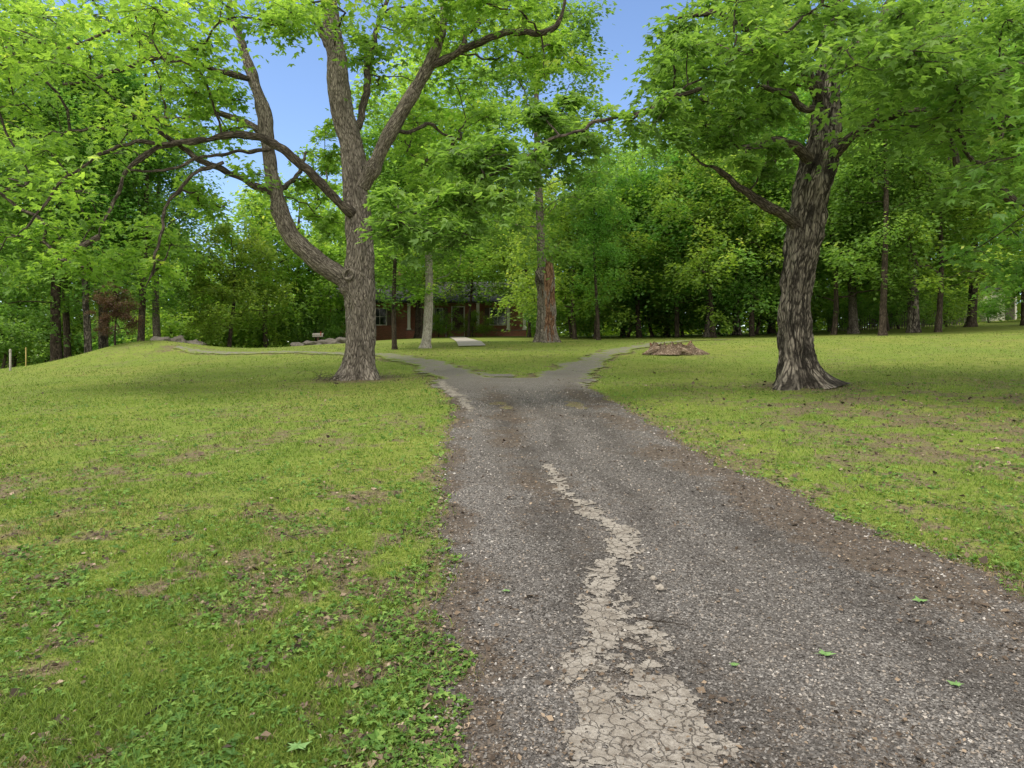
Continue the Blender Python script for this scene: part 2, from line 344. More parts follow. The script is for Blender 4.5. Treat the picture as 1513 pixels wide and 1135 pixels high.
c=mixc(nt,mr(nt,e2,0,.05,.5,0),c,(.12,.1,.08)); c=mixc(nt,mr(nt,e,.0,.045,.9,0),c,(.07,.057,.047))
h=mth(nt,'ADD',mr(nt,e,0,.05),n3)
bsdf(nt,out,c,.9,h,.8,.009,.2); M_crk=m
from_polys=[([(872,838),(902,828),(928,870),(946,905),(972,932),(990,985),(1025,1030),(1052,1075),(1075,1140),(1080,1250),(940,1250),(885,1150),(845,1085),(836,1030),(845,990),(862,940),(856,890)],'beige cracked concrete showing through the near gravel'),
 ([(804,686),(820,690),(842,722),(874,750),(908,770),(938,790),(945,815),(925,838),(905,835),(915,805),(892,783),(862,760),(832,730),(810,705)],'narrow beige concrete strip in the middle of the driveway'),
 ([(645,560),(668,572),(692,590),(702,612),(690,610),(672,592),(650,574)],'pale concrete edge strip on the left of the driveway')]
def inpoly(x,y,P):
    r=np.zeros(x.shape,bool); n=len(P)
    for a in range(n):
        x0,y0=P[a]; x1,y1=P[(a+1)%n]
        c=((y0>y)!=(y1>y))&(x<(x1-x0)*(y-y0)/(y1-y0+1e-12)+x0); r^=c
    return r
CP=[]
def inconc(x,y):
    x=np.asarray(x); y=np.asarray(y); r=np.zeros(x.shape,bool)
    xx=x+.14*(vn(x,y,.15,41)-.5)+.1*(vn(x,y,.04,42)-.5); yy=y+.3*(vn(x,y,.17,43)-.5)+.14*(vn(x,y,.04,44)-.5)
    hole=(.4*vn(x,y,.2,45)+.35*vn(x,y,.06,46)+.25*vn(x,y,.025,48))>.645
    for P in CP: r|=inpoly(xx,yy,P)
    return r&~hole
AP=[np.array([gp(a,b) for a,b in pp]) for pp,_ in from_polys]
for k,(pp,lab) in enumerate(from_polys):
    P=AP[k]; CP=[P]; cell=.011 if k==0 else (.018 if k==1 else .05)
    x=np.arange(P[:,0].min()-.15,P[:,0].max()+.15,cell); y=np.arange(P[:,1].min()-.2,P[:,1].max()+.2,cell)
    X,Y=np.meshgrid(x,y); ny,nx=X.shape; i,j=np.meshgrid(np.arange(ny-1),np.arange(nx-1),indexing='ij')
    ok=inconc(X[:-1,:-1]+cell/2,Y[:-1,:-1]+cell/2)
    Fc=np.stack([i*nx+j,i*nx+j+1,(i+1)*nx+j+1,(i+1)*nx+j],-1)[ok]
    X=X+rng.uniform(-.3,.3,X.shape)*cell; Y=Y+rng.uniform(-.3,.3,X.shape)*cell
    Z=hgt(X,Y)+dz(X,Y)+(.0045 if k!=1 else .0075)+.012*sst(15,18,Y)
    u,inv=np.unique(Fc,return_inverse=True); V=np.stack([X,Y,Z],-1).reshape(-1,3)[u]
    tag(npmesh('exposed_concrete',V,inv.reshape(-1,4),M_crk,None,None,True),lab,'concrete',kind='structure')
CP=AP
# ---- loose gravel
def samp(n,y0,y1,pw,wid=.95,pad=1.):
    u=rng.random(n); e=1-pw; y=(y0**e+u*(y1**e-y0**e))**(1/e); x=rng.uniform(-1,1,n)*(wid*y+pad); return x,y
def rndmat(name,stops,rough=.8,tr=0):
    m,nt,out=newmat(name); c=ramp(nt,att(nt,'rnd'),stops)
    p=bsdf(nt,out,c,rough,spec=.2)
    if tr:
        t=nt.nodes.new('ShaderNodeBsdfTranslucent'); nt.links.new(mixc(nt,1.,c,(1.6,1.6,1.),'MULTIPLY'),t.inputs[0]); mx=N(nt,'MixShader',{0:tr}); nt.links.new(p.outputs[0],mx.inputs[1]); nt.links.new(t.outputs[0],mx.inputs[2]); nt.links.new(mx.outputs[0],out.inputs[0])
    return m
n=300000; y=rng.random(n); y=(1.6**-1+y*(15.**-1-1.6**-1))**-1; x=rng.uniform(-1.,3.8,n)
k=(dsd(x,y)>-.1)&(~inconc(x,y)|(rng.random(n)<.38))&(rng.random(n)<1-.5*dirt(x,y)); x,y=x[k][:100000],y[k][:100000]; n=len(x)
oc=np.array([(1,0,0),(0,1,0),(-1,0,0),(0,-1,0),(0,0,.75),(0,0,-.6)],float); of=np.array([(0,1,4),(1,2,4),(2,3,4),(3,0,4),(1,0,5),(2,1,5),(3,2,5),(0,3,5)])
s=(.0032+.007*rng.random(n)**2.4)*(1+.09*np.clip(y-3,0,20)); an=rng.random(n)*6.28
V=oc[None]*rng.uniform(.6,1.25,(n,6,1))*s[:,None,None]+rng.normal(0,.22,(n,6,3))*s[:,None,None]
ca,sa=np.cos(an)[:,None],np.sin(an)[:,None]; V=np.stack([V[...,0]*ca-V[...,1]*sa,V[...,0]*sa+V[...,1]*ca,V[...,2]],-1)
V+=np.stack([x,y,hgt(x,y)+dz(x,y)+.002],-1)[:,None,:]
Fc=(of[None]+6*np.arange(n)[:,None,None]).reshape(-1,3)
M_st=rndmat('gravel_stone',[(0,(.055,.05,.045)),(.45,(.14,.13,.12)),(.75,(.24,.225,.207)),(.9,(.25,.21,.17)),(1,(.46,.435,.4))])
tag(npmesh('gravel',V.reshape(-1,3),Fc,M_st,None,{'rnd':('FLOAT','FACE',np.repeat(np.clip(rng.random(n)-.3*rut(x,y)*(rng.random(n)<.8),0,1),8))}),'loose grey gravel stones scattered over the driveway','gravel',kind='stuff')
# ---- grass blades
x,y=samp(680000,1.7,34,1.75)
sdv=dsd(x,y); b=bare(x,y); k=(sdv<.0+.1*rng.random(len(x))+.4*rng.random(len(x))**3*sst(14,18,y))&(rng.random(len(x))<1.02-.85*b*np.where(y>15,.6,1))
k&=~((y>29.5)&(np.abs(x+1.75+(y-30)*.12)<.7))
x,y,b=x[k][:345000],y[k][:345000],b[k][:345000]; n=len(x)
cl=vn(x,y,.5,51)*.6+vn(x,y,.12,52)*.4
hh=(.011+.022*rng.random(n)+.03*(rng.random(n)<.03))*(.45+1.1*cl)*(1+.03*np.minimum(y,15)); ww=.0015*(1+.28*y)
an=rng.random(n)*6.28; le=rng.uniform(.3,1.3,n)*hh; la=rng.random(n)*6.28
dx,dy=np.cos(an)*ww,np.sin(an)*ww; lx,ly=np.cos(la)*le,np.sin(la)*le; z=hgt(x,y)-.004
V=np.stack([np.stack([x-dx,y-dy,z],-1),np.stack([x+dx,y+dy,z],-1),np.stack([x+dx*.7+lx*.35,y+dy*.7+ly*.35,z+hh*.6],-1),np.stack([x-dx*.7+lx*.35,y-dy*.7+ly*.35,z+hh*.6],-1),np.stack([x+dx*.12+lx,y+dy*.12+ly,z+hh],-1),np.stack([x-dx*.12+lx,y-dy*.12+ly,z+hh],-1)],1)
Fc=(np.array([[0,1,2,3],[3,2,4,5]])[None]+6*np.arange(n)[:,None,None]).reshape(-1,4)
r=np.clip(rng.random(n)*.5+.3*vn(x,y,.9,53)+.25*vn(x,y,3.5,54)-.03-.5*b*(rng.random(n)<.75),0,1)
M_gr=rndmat('grass_blade',[(0,(.26,.2,.115)),(.14,(.22,.195,.075)),(.22,(.08,.13,.025)),(.5,(.14,.22,.036)),(.8,(.235,.31,.057)),(1,(.36,.4,.1))],.65,.3)
tag(npmesh('grass_blades',V.reshape(-1,3),Fc,M_gr,None,{'rnd':('FLOAT','FACE',np.repeat(r,2))}),'short mown grass blades covering the lawn','grass',kind='stuff')
# ---- broadleaf weeds
x,y=samp(150000,1.7,16,1.8); sdv=dsd(x,y); wv=.5*vn(x,y,.55,61)+.5*vn(x,y,.17,62)
k=(sdv<.03)&(rng.random(len(x))<(.7*sst(.42,.68,wv)+.5*np.exp(-((sdv+.18)/.2)**2)+.06)); x,y=x[k][:36000],y[k][:36000]; n=len(x)
P=np.stack([x,y,hgt(x,y)+.008+.018*rng.random(n)],-1); a=rng.random(n)*6.28
V,Fc,kk=leafgeo(P,np.stack([np.cos(a),np.sin(a),np.full(n,.7)],-1),.022,3,.2)
V=V.reshape(n,-1,3); V=P[:,None]+(V-P[:,None])*((1+.07*y)*(.7+.9*rng.random(n)**3))[:,None,None]
M_wd=rndmat('weed_leaf',[(0,(.065,.14,.03)),(.6,(.125,.24,.044)),(1,(.24,.36,.08))],.55,.3)
tag(npmesh('clover_leaves',V.reshape(-1,3),Fc,M_wd,None,{'rnd':('FLOAT','FACE',np.repeat(rng.random(n),kk))}),'clover and violet leaves spreading through the lawn','ground cover',kind='stuff')
# ---- brown leaf litter
x,y=samp(240000,1.7,20,1.7); sdv=dsd(x,y); pr=np.where(sdv>0,dirt(x,y)*.5+.03,bare(x,y)*.6+.03); k=(rng.random(len(x))<pr)&(~inconc(x,y)|(rng.random(len(x))<.5))
x,y=x[k][:46000],y[k][:46000]; n=len(x); a=rng.random(n)*6.28; on=dsd(x,y)>0
P=np.stack([x,y,hgt(x,y)+np.where(on,dz(x,y)+.006,.01)+.01*rng.random(n)],-1)
V,Fc,kk=leafgeo(P,np.stack([np.cos(a),np.sin(a),np.full(n,.3)],-1),.011,1,.12)
V=V.reshape(n,-1,3); V=P[:,None]+(V-P[:,None])*((.5+1.7*rng.random(n)**4+(1.6*(rng.random(n)<.04)))*np.where(on,1,1.35)*(1+.09*y))[:,None,None]
M_lit=rndmat('dead_leaf',[(0,(.04,.03,.022)),(.6,(.105,.078,.056)),(.88,(.2,.148,.1)),(1,(.37,.29,.21))],.85)
tag(npmesh('leaf_litter',V.reshape(-1,3),Fc,M_lit,None,{'rnd':('FLOAT','FACE',np.repeat(rng.random(n),kk))}),'brown dead leaf litter strewn on drive and lawn','leaf litter',kind='stuff')
# ---- individual fallen leaves, pebbles, twigs
M_fl=simple('fallen_leaf_green',(.13,.24,.07),.6,.35,30,.001)
for px,py,sz,lab in [(748,878,.03,'small pale green leaf lying left of the near concrete patch'),(1220,972,.045,'green leaf lying on gravel right of the concrete patch'),(1360,890,.05,'green leaf lying near the right edge of the driveway'),(1085,985,.028,'tiny green leaf beside the right side of the concrete patch'),(1412,1014,.035,'green leaf in the bottom right corner gravel'),(440,1112,.05,'broad green leaf on the grass at the bottom left')]:
    g_=gp(px,py); a0=random.random()*6
    pts=[(0,0,.012)]
    for q in range(20):
        an_=a0+q*2*math.pi/20; r_=sz*(1.1 if q%4==0 else .55 if q%2 else .75)*(.8+.4*random.random()); pts.append((math.cos(an_)*r_,math.sin(an_)*r_*.8,.003+random.random()*.3*r_))
    o=npmesh('fallen_leaf',pts,[(0,q+1,(q+1)%20+1) for q in range(20)],M_fl); o.location=(g_[0],g_[1],H(*g_)+float(dz(*g_))+.008); tag(o,lab,'leaf')
def rockmesh(name,s,mat,seed,sub=3,amp=.3):
    bm=bmesh.new(); bmesh.ops.create_icosphere(bm,subdivisions=sub,radius=1)
    for v in bm.verts:
        d=noise.noise(v.co*1.3+Vector((seed*3.1,0,0)))*amp*1.5+noise.noise(v.co*3.5+Vector((seed,5,0)))*amp*.5
        v.co*=(1+d); v.co=Vector((v.co.x*s[0],v.co.y*s[1],max(v.co.z,-.5)*s[2]))
    me=bpy.data.meshes.new(name); bm.to_mesh(me); bm.free(); me.materials.append(mat); o=bpy.data.objects.new(name,me); C.objects.link(o); return o
M_rock=simple('fieldstone',(.13,.115,.095),.9,.5,4,.03); M_peb=simple('pebble_stone',(.28,.25,.21),.9,.3,30,.003)
g_=gp(975,872); o=rockmesh('pebble',(.03,.024,.02),M_peb,1,2); o.location=(g_[0],g_[1],H(*g_)+.012); tag(o,'loose grey stone beside the top of the concrete patch','stone')
g_=gp(966,858); o=rockmesh('pebble',(.02,.018,.016),M_peb,2,2); o.location=(g_[0],g_[1],H(*g_)+.012); tag(o,'smaller brown pebble just behind the loose grey stone','stone')
for px,py,L,ang,lab in [(425,795,.35,2.4,'thin bare twig lying on the left lawn'),(250,1040,.25,1.4,'short bare twig in grass near the bottom left corner'),(985,925,.3,-.4,'dark twig lying across the cracked concrete patch')]:
    g_=gp(px,py); b_=Bag(); P=[]
    for q in range(6): P.append((math.cos(ang)*L*(q/5-.5)+random.gauss(0,.008),math.sin(ang)*L*(q/5-.5)+random.gauss(0,.008),.025+random.random()*.006))
    tube(b_,P,[.004,.004,.0035,.003,.002,.001],6); tube(b_,[P[2],(P[2][0]+.05,P[2][1]+.05,.03),(P[2][0]+.1,P[2][1]+.06,.026)],[.003,.002,.001],5)
    o=b_.build('twig',B_limb); o.location=(g_[0],g_[1],H(*g_)-.01); tag(o,lab,'twig')
# ================================================================ HERO TREES
def sample_boxes(boxes,rg):
    Cs=[];Rs=[]
    for x0,x1,y0,y1,d0,d1,n,r0,r1 in boxes:
        for _ in range(n):
            Cs.append(W(rg.uniform(x0,x1),rg.uniform(y0,y1),rg.uniform(d0,d1))); Rs.append(rg.uniform(r0,r1))
    return np.array(Cs),np.array(Rs)
def hero(name,label,px,Y,trunk,limbs,boxes,bark,leaf,seed,per=170,size=.17,kr=.012,flare=.5,ts=.9,ls=.8,bk=.03,lb=None):
    rg=np.random.default_rng(seed); x,y=XY(px,Y); z=H(x,y)-.06; base=np.array([x,y,z]); root=thing(name,label,'tree',tuple(base)); lb=lb or bark
    def line(cp,first=False,k=1.):
        sc=Y/F; P=np.array([W(a,b,Y+d) for a,b,d,r in cp]); R=np.array([r*sc*k for *_,r in cp])
        if first: P[0]=base
        L=np.sum(np.linalg.norm(np.diff(P,axis=0),axis=1)); n=max(8,int(L/.06)); n=min(n,180)
        return catmull(P,n),np.interp(np.linspace(0,1,n),np.linspace(0,1,len(R)),R)
    main=[]
    Q,R=line(trunk,True,ts); b=Bag(); tube(b,Q-base,R,64,bk,flare,seed=seed); b.build('trunk',bark,root,True); main.append(Q[30:])
    for cp in limbs:
        Q,R=line(cp,False,ls); wob=np.array([np.array(noise.noise_vector(Vector(q)*1.1))*.17+np.array(noise.noise_vector(Vector(q)*3.3))*.06 for q in Q]); s_=np.clip(np.arange(len(Q))/8,0,1)[:,None]; Q=Q+wob*s_*np.clip(1.15-R/.2,0.25,1)[:,None]
        R=R*(1+.35*(vn(np.arange(len(R))*.06,0*R,.3,seed)-.5))
        b=Bag(); tube(b,Q-base,R,24 if R[0]>.1 else 12,.014 if R[0]>.1 else .006,seed=seed+3); b.build('limb',bark if R[0]>.17 else lb,root,True); main.append(Q[3:])
    main=np.concatenate(main); Cs,Rs=sample_boxes(boxes,rg)
    grow(main,Cs,Rs,kr,5,rg,base).build('twigs',lb,root)
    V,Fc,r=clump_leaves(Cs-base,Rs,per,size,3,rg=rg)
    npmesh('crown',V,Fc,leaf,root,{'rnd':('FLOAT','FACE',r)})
    return root,base
LT,LB=hero('forked_tree','large grey barked tree left of the driveway with a thick forking left limb',530,18.2,
 [(530,557,0,27),(532,510,0,24),(533,460,0,23.5),(531,418,0,25.5),(531,370,0,22),(527,300,.1,20.5),(521,225,.2,19.5),(504,155,.3,18.5),(497,90,.5,16),(487,20,.7,13),(480,-60,1,9),(470,-150,1,6),(465,-220,1,3)],
 [[(530,440,0,19),(500,408,-.1,18),(466,384,-.2,16.5),(432,350,-.3,15),(410,300,-.3,14.5),(399,235,-.2,13),(387,160,0,12),(370,112,.2,10),(352,50,.4,7.5),(338,-10,.6,5),(325,-90,.8,3)],
  [(532,325,0,9.5),(500,300,-.5,8.5),(462,262,-.9,7.5),(415,215,-1.3,7),(375,198,-1.6,6),(310,203,-2,5.5),(250,212,-2.4,4.5),(200,240,-2.8,4),(165,285,-3.2,3),(146,350,-3.4,1.5)],
  [(405,290,-.3,7),(365,268,-1,6),(318,240,-1.6,5),(270,215,-2,4),(235,190,-2.6,3),(180,150,-3,2)],
  [(392,200,-.2,7),(362,178,.6,6),(320,170,1.2,5),(290,168,1.8,4),(240,175,2.4,3),(190,160,3,2)],
  [(372,118,.2,6),(320,102,-.8,5.2),(270,92,-1.4,4.6),(225,82,-2,4),(160,110,-2.6,3),(90,120,-3,2)],
  [(330,240,-1.5,3.5),(290,258,-2,3),(250,300,-2.5,2.6),(235,360,-3,2),(215,420,-3.2,1.2)],
  [(250,212,-2.4,3.5),(190,215,-3,3),(120,250,-3.6,2.4),(60,300,-4,1.8),(30,350,-4.2,1.)],
  [(270,92,-1.4,3.5),(215,60,-2,3),(150,55,-2.6,2.4),(80,80,-3,1.8),(20,140,-3.4,1.)],
  [(536,275,0,15),(562,222,-.4,13),(598,160,-.8,11.5),(628,105,-1,10),(648,60,-1.2,8.5),(657,10,-1.4,7),(650,-60,-1.6,4)],
  [(630,100,-1,7),(668,82,-1.3,6.5),(705,62,-1.6,6),(765,48,-2,5),(815,42,-2.4,4.5),(832,10,-2.6,3),(835,-50,-3,2)],
  [(655,88,-1,5),(690,55,-.3,4.5),(720,20,.2,4),(745,-30,.6,3)],
  [(520,205,.1,8),(538,150,.8,7),(545,90,1.4,6),(560,30,1.8,5),(590,-40,2.2,3)],
  [(497,80,.4,7),(470,40,1,6),(455,-10,1.4,5),(440,-80,2,3)],
  [(560,215,-.4,5),(600,190,.8,4),(640,185,1.6,3),(680,205,2,2)],
  [(400,220,-.3,4),(350,225,-1.2,3.2),(300,230,-2,2.6),(240,255,-2.6,2),(190,250,-3,1.5)],
  [(410,310,-.3,5),(420,280,1,5),(440,255,2,4),(452,225,3,3)]],
 [(-60,330,-10,100,13,22,46,.6,1.15),(-60,200,90,240,13,22,17,.5,1.),(190,370,110,200,16,21,7,.4,.8),(-40,190,260,400,13,20,17,.4,.9),(90,270,330,440,14.5,20,11,.35,.7),
  (350,480,-20,40,15,21,10,.5,.8),(250,330,90,190,15,20,6,.4,.7),(430,720,-120,30,15,22,28,.5,1.),(520,690,50,190,18.8,23,18,.4,.8),(580,740,110,300,19.5,24,22,.4,.8),(640,870,-60,40,15,21,20,.4,.8),(720,880,40,110,16,20,10,.35,.6),
  (-100,880,-330,-120,13,24,20,.8,1.2),(290,400,240,330,15,20,5,.3,.55),(420,510,180,350,19,23,16,.3,.65)],
 B_grey,L_bright,11,120,.148,lb=B_limb)
b=Bag(); th=np.linspace(0,2*math.pi,25); kc=W(520,408,18.2)-LB+np.array([0,-.43,0])
tube(b,[kc+np.array([math.cos(a)*.12,math.sin(a)*.02-.0,math.sin(a)*.13]) for a in th],[.05+.015*math.sin(3*a) for a in th],10,.008); b.build('knot',B_grey,LT,True)
hero('maple_tree','thick dark barked maple standing alone right of the driveway',1182,15.7,
 [(1182,572,0,33),(1176,520,0,30),(1175,460,0,30),(1180,400,0,31),(1190,340,0,33),(1198,290,0,34),(1210,240,.1,34),(1220,190,.2,30),(1222,130,.3,25),(1228,60,.5,20),(1238,-20,.8,15),(1240,-120,1,9),(1240,-200,1,3)],
 [[(1178,335,-.1,11),(1156,314,-.4,8.5),(1125,297,-.8,7.5),(1095,280,-1.1,7),(1072,258,-1.3,5),(1050,242,-1.5,3),(1030,225,-1.7,1.5)],
  [(1195,235,-.3,10),(1170,215,-.6,8),(1140,212,-.8,6.5),(1110,215,-1,5),(1085,212,-1.2,3.5),(1060,200,-1.4,2)],
  [(1150,212,-.7,7),(1138,238,-.8,7.5),(1127,246,-.9,6)],
  [(1235,225,-.2,10),(1260,205,-.6,8),(1290,185,-1,7),(1330,170,-1.4,6),(1380,165,-1.8,5),(1440,150,-2.2,4),(1500,120,-2.6,3)],
  [(1215,150,.2,11),(1190,100,-.2,9),(1150,60,-.6,7),(1100,40,-1,6),(1040,20,-1.4,5),(985,20,-1.8,3)],
  [(1232,110,.4,12),(1270,60,.4,10),(1310,10,.4,8),(1350,-60,.4,6)],
  [(1218,170,-.2,7),(1150,135,-1,5.),(1060,125,-1.8,3.8),(960,160,-2.4,3.),(880,180,-2.8,2.5),(800,215,-3.1,2.1),(720,262,-3.3,1.8),(640,300,-3.5,1.5),(570,335,-3.7,1.1)]],
 [(985,1190,-10,110,11.5,18,34,.45,.9),(1240,1540,0,130,10.5,18,36,.5,.95),(1250,1530,120,225,11.5,18,18,.45,.8),(965,1100,90,225,12,17,20,.35,.7),(1070,1175,120,195,15.8,18.5,7,.35,.6),(1180,1260,-20,60,11.5,15,5,.45,.7),
  (1000,1600,-320,-80,10,20,20,.8,1.2),(790,960,140,240,12.2,14.5,12,.3,.6),(640,800,210,300,11.8,14,13,.3,.6),(545,690,280,350,11.6,13.4,9,.28,.5),(1090,1150,215,280,13,14.5,3,.25,.4),(1400,1540,225,300,11,14,5,.4,.6)],
 B_dark,L_mid,23,135,.15,ts=.76,ls=.82,bk=.045,flare=1.35,lb=B_limb)
hero('side_tree','tree at the right frame edge with a curved bare limb reaching in',1690,14.5,
 [(1690,585,0,26),(1690,450,0,22),(1685,330,0,20),(1680,200,0,18),(1675,80,0,14),(1670,-60,0,9),(1665,-160,0,4)],
 [[(1684,360,0,12),(1620,335,-.2,11),(1560,315,-.3,10),(1513,298,-.4,9),(1470,278,-.5,8),(1435,262,-.6,7),(1412,235,-.7,6),(1395,205,-.8,4.5),(1368,180,-1,3)],
  [(1683,260,0,10),(1620,200,-.4,8),(1560,150,-.8,6),(1500,110,-1,4)]],
 [(1380,1600,60,240,11.5,17,18,.45,.8),(1480,1850,-150,260,10,18,26,.7,1.1),(1420,1540,250,420,15,18,7,.4,.7)],
 B_dark,L_mid,31,130,.15,lb=B_limb)
# ================================================================ BACKGROUND TREES
def proto(name,Hh,r0,cz,rz,rxy,ncl,per,size,bark,leaf,seed,Rr=(.8,1.5),lean=0,kr=.013,low=.4):
    rg=np.random.default_rng(seed); root=thing(name,'tree','tree'); n=34; t=np.linspace(0,1,n)
    P=np.stack([lean*t+.25*np.sin(t*5+seed)*min(1,Hh/12),.2*np.cos(t*4+seed),-.15+t*Hh*.93],-1); P[:,:2]-=P[0,:2]
    R=r0*(1-t)**.8+.02
    b=Bag(); tube(b,P,R,16,.012,.5,seed=seed); b.build('trunk',bark,root,True)
    u=rg.normal(0,1,(ncl,3)); u/=np.linalg.norm(u,axis=1)[:,None]; rad=rg.random(ncl)**.42
    Cs=u*rad[:,None]*np.array([rxy,rxy,rz]); 
    f=1+.28*np.sin(np.arctan2(Cs[:,1],Cs[:,0])*3+seed)*np.sin(Cs[:,2]*.7+seed)+low*np.clip(-u[:,2],0,1)
    Cs[:,:2]*=f[:,None]; Cs[:,0]+=lean*.7; Cs[:,2]+=cz
    Rs=rg.uniform(Rr[0],Rr[1],ncl)
    m0=P[(P[:,2]>max(.6,(cz-rz)*.7))]
    grow(m0,Cs,Rs,kr,0,rg,seg=4).build('branches',bark,root)
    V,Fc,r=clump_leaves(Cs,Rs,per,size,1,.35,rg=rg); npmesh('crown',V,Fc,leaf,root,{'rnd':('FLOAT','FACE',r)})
    return root
PR={'full':lambda s:proto('tree',22,.27,12.,10.,5.,150,195,.25,B_far,L_mid,s,low=.6),
    'skirt':lambda s:proto('tree',21,.25,10.6,10.2,5.2,160,195,.26,B_far,L_mid,s,low=1.),
    'airy':lambda s:proto('tree',22,.27,12.6,9.8,3.9,105,160,.23,B_far,L_mid,s,(.6,1.2),low=.4),
    'slim':lambda s:proto('tree',22,.2,13.,9.2,3.2,95,190,.23,B_far,L_mid,s,low=.4),
    'hang':lambda s:proto('tree',11,.12,5.8,4.9,3.4,115,170,.2,B_far,L_mid,s,(.6,1.1),low=1.2),
    'limbed':lambda s:proto('tree',11,.1,6.9,4.,3.9,120,180,.2,B_far,L_mid,s,(.6,1.1),low=1.2),
    'small':lambda s:proto('tree',8.5,.13,4.9,4.,3.1,75,180,.2,B_far,L_mid,s,(.5,1.)),
    'shrub':lambda s:proto('shrub',2.6,.05,1.3,1.35,1.6,42,130,.13,B_far,L_mid,s,(.35,.6),kr=.008)}
made={}
def place(kind,var,px,Y,sc,rz,leaf,bark,label,name='tree',cat='tree',sz=None,dzz=0):
    key=(kind,var); x,y=XY(px,Y)
    if key not in made: made[key]=PR[kind](50+var*7+len(kind)); root=made[key]; kids=list(root.children)
    else:
        src=made[key]; root=src.copy(); C.objects.link(root); kids=[]
        for ch in src.children:
            c=ch.copy(); C.objects.link(c); c.parent=root; kids.append(c)
    root.name=name; root.location=(x,y,H(x,y)-.05+dzz); root.rotation_euler=(0,0,rz); root.scale=(sc,sc,sz or sc)
    tag(root,label,cat)
    for k in kids:
        k.material_slots[0].link='OBJECT'; k.material_slots[0].material=leaf if k.name.startswith('crown') else bark
    return root
TL=[
('full',0,84,36,.95,.3,L_mid,B_far,'dark trunked tree second from left edge behind the lawn'),
('airy',0,-30,34,1.,1.3,L_mid,B_far,'leafy tree cut by the left frame edge'),
('slim',0,101,39,.9,2.,L_mid,B_far,'slim tree close behind the leftmost dark trunk'),
('slim',1,131,36,.85,2.6,L_mid,B_dark,'blackish trunk beside the grassy mound, left one of a pair'),
('airy',1,152,40,.95,4.,L_bright,B_dark,'blackish trunk beside the grassy mound, right one of a pair'),
('slim',0,207,37,.88,5.2,L_mid,B_far,'tree rising behind the grassy mound'),
('airy',0,234,42,.85,1.1,L_mid,B_grey,'thin grey trunk just right of the grassy mound'),
('small',0,338,44,1.0,.5,L_bright,B_far,'low spreading tree on the left beside bright shrubs'),
('small',1,395,50,1.4,2.2,L_bright,B_far,'bright small tree seen under the forked limb'),
('small',0,450,55,1.7,3.8,L_bright,B_far,'bright small tree just left of the forked trunk'),
('hang',1,280,52,1.,4.6,L_bright,B_far,'small tree between the mound and the low spreading tree'),
('small',0,20,48,1.1,.9,L_mid,B_far,'small tree behind the thin posts at left'),
('skirt',1,510,78,.9,.2,L_bright,B_far,'bright tree behind the left end of the house'),
('skirt',0,590,76,1.05,2.9,L_bright,B_far,'tall bright tree behind the middle of the house'),
('skirt',1,690,76,1.1,4.4,L_bright,B_far,'tall bright tree behind the house porch'),
('airy',0,618,57,1.05,5.2,L_bright,B_far,'tall airy tree right behind the pale straight trunk'),
('limbed',0,692,55,1.05,1.0,L_bright,B_far,'mid green tree whose boughs hang before the porch roof'),
('limbed',1,624,54,1.05,2.4,L_bright,B_far,'bright tree hanging before the left half of the house'),
('limbed',0,545,55,1.15,4.4,L_bright,B_far,'tree hanging before the house just behind the forked trunk'),
('limbed',1,782,52,1.15,5.0,L_bright,B_far,'bright tree left of the broken hollow trunk'),
('slim',1,583,29,.5,.9,L_mid,B_far,'slender dark tree just right of the forked trunk'),
('airy',0,804,35,.97,1.7,L_mid,B_grey,'tall grey tree directly behind the broken hollow trunk'),
('hang',0,850,42,1.,.3,L_bright,B_far,'tree whose boughs hang right of the broken hollow trunk'),
('small',0,882,44,1.25,.3,L_bright,B_far,'small tree behind the thin dark trunk'),
('slim',1,884,38,.5,2.2,L_mid,B_far,'thin dark trunk right of the broken hollow trunk'),
('skirt',0,920,54,.75,4.9,L_mid,B_far,'bushy tree at the centre right treeline'),
('hang',1,945,46,1.3,.9,L_mid,B_far,'low tree left of the broken stump at the treeline'),
('skirt',1,985,50,.8,.4,L_bright,B_far,'bushy tree behind the broken stump'),
('hang',0,1000,44,1.15,2.1,L_mid,B_far,'low tree whose boughs hang behind the broken stump'),
('slim',0,1045,43,.9,3.3,L_mid,B_dark,'dark tree right of the broken stump'),
('skirt',0,1090,47,.95,1.4,L_mid,B_dark,'shaded tree left of the lone maple'),
('hang',1,1055,41,1.1,1.4,L_bright,B_far,'low tree edging the lawn left of the lone maple'),
('hang',0,1112,42,1.2,5.4,L_mid,B_far,'low tree touching the left side of the lone maple'),
('skirt',1,1140,52,1.,5.6,L_bright,B_far,'tall tree just behind the left side of the lone maple'),
('full',0,1262,43,.95,.8,L_mid,B_grey,'grey trunked tree just right of the lone maple'),
('hang',0,1232,40,1.15,2.8,L_mid,B_far,'low bright tree seen just right of the lone maple'),
('slim',1,1303,35,.8,4.2,L_mid,B_far,'slim dark trunked tree standing forward of the right grove'),
('full',1,1350,39,1.05,2.4,L_mid,B_dark,'wide dark trunk in the right grove'),
('hang',1,1385,38,1.15,3.9,L_bright,B_far,'low tree in front of the right grove'),
('hang',0,1310,46,1.25,.9,L_bright,B_far,'low tree behind the slim forward trunk'),
('airy',0,1435,46,1.,3.,L_mid,B_far,'tree before the wooden fence'),
('slim',0,1515,44,.95,5.,L_mid,B_far,'tree beside the white building'),
('airy',1,1590,40,1.,1.,L_mid,B_far,'leafy tree cut by the right frame edge'),
('skirt',1,1200,60,1.1,2.,L_bright,B_far,'tall tree far behind the lone maple'),
('skirt',0,1370,66,1.2,.1,L_bright,B_far,'tall tree behind the wooden fence'),
('skirt',0,120,56,1.1,3.7,L_bright,B_far,'tall tree behind the left grove'),
('full',1,10,58,1.15,5.4,L_bright,B_far,'tall tree behind the small tree at far left')]
for a in TL: place(*a)
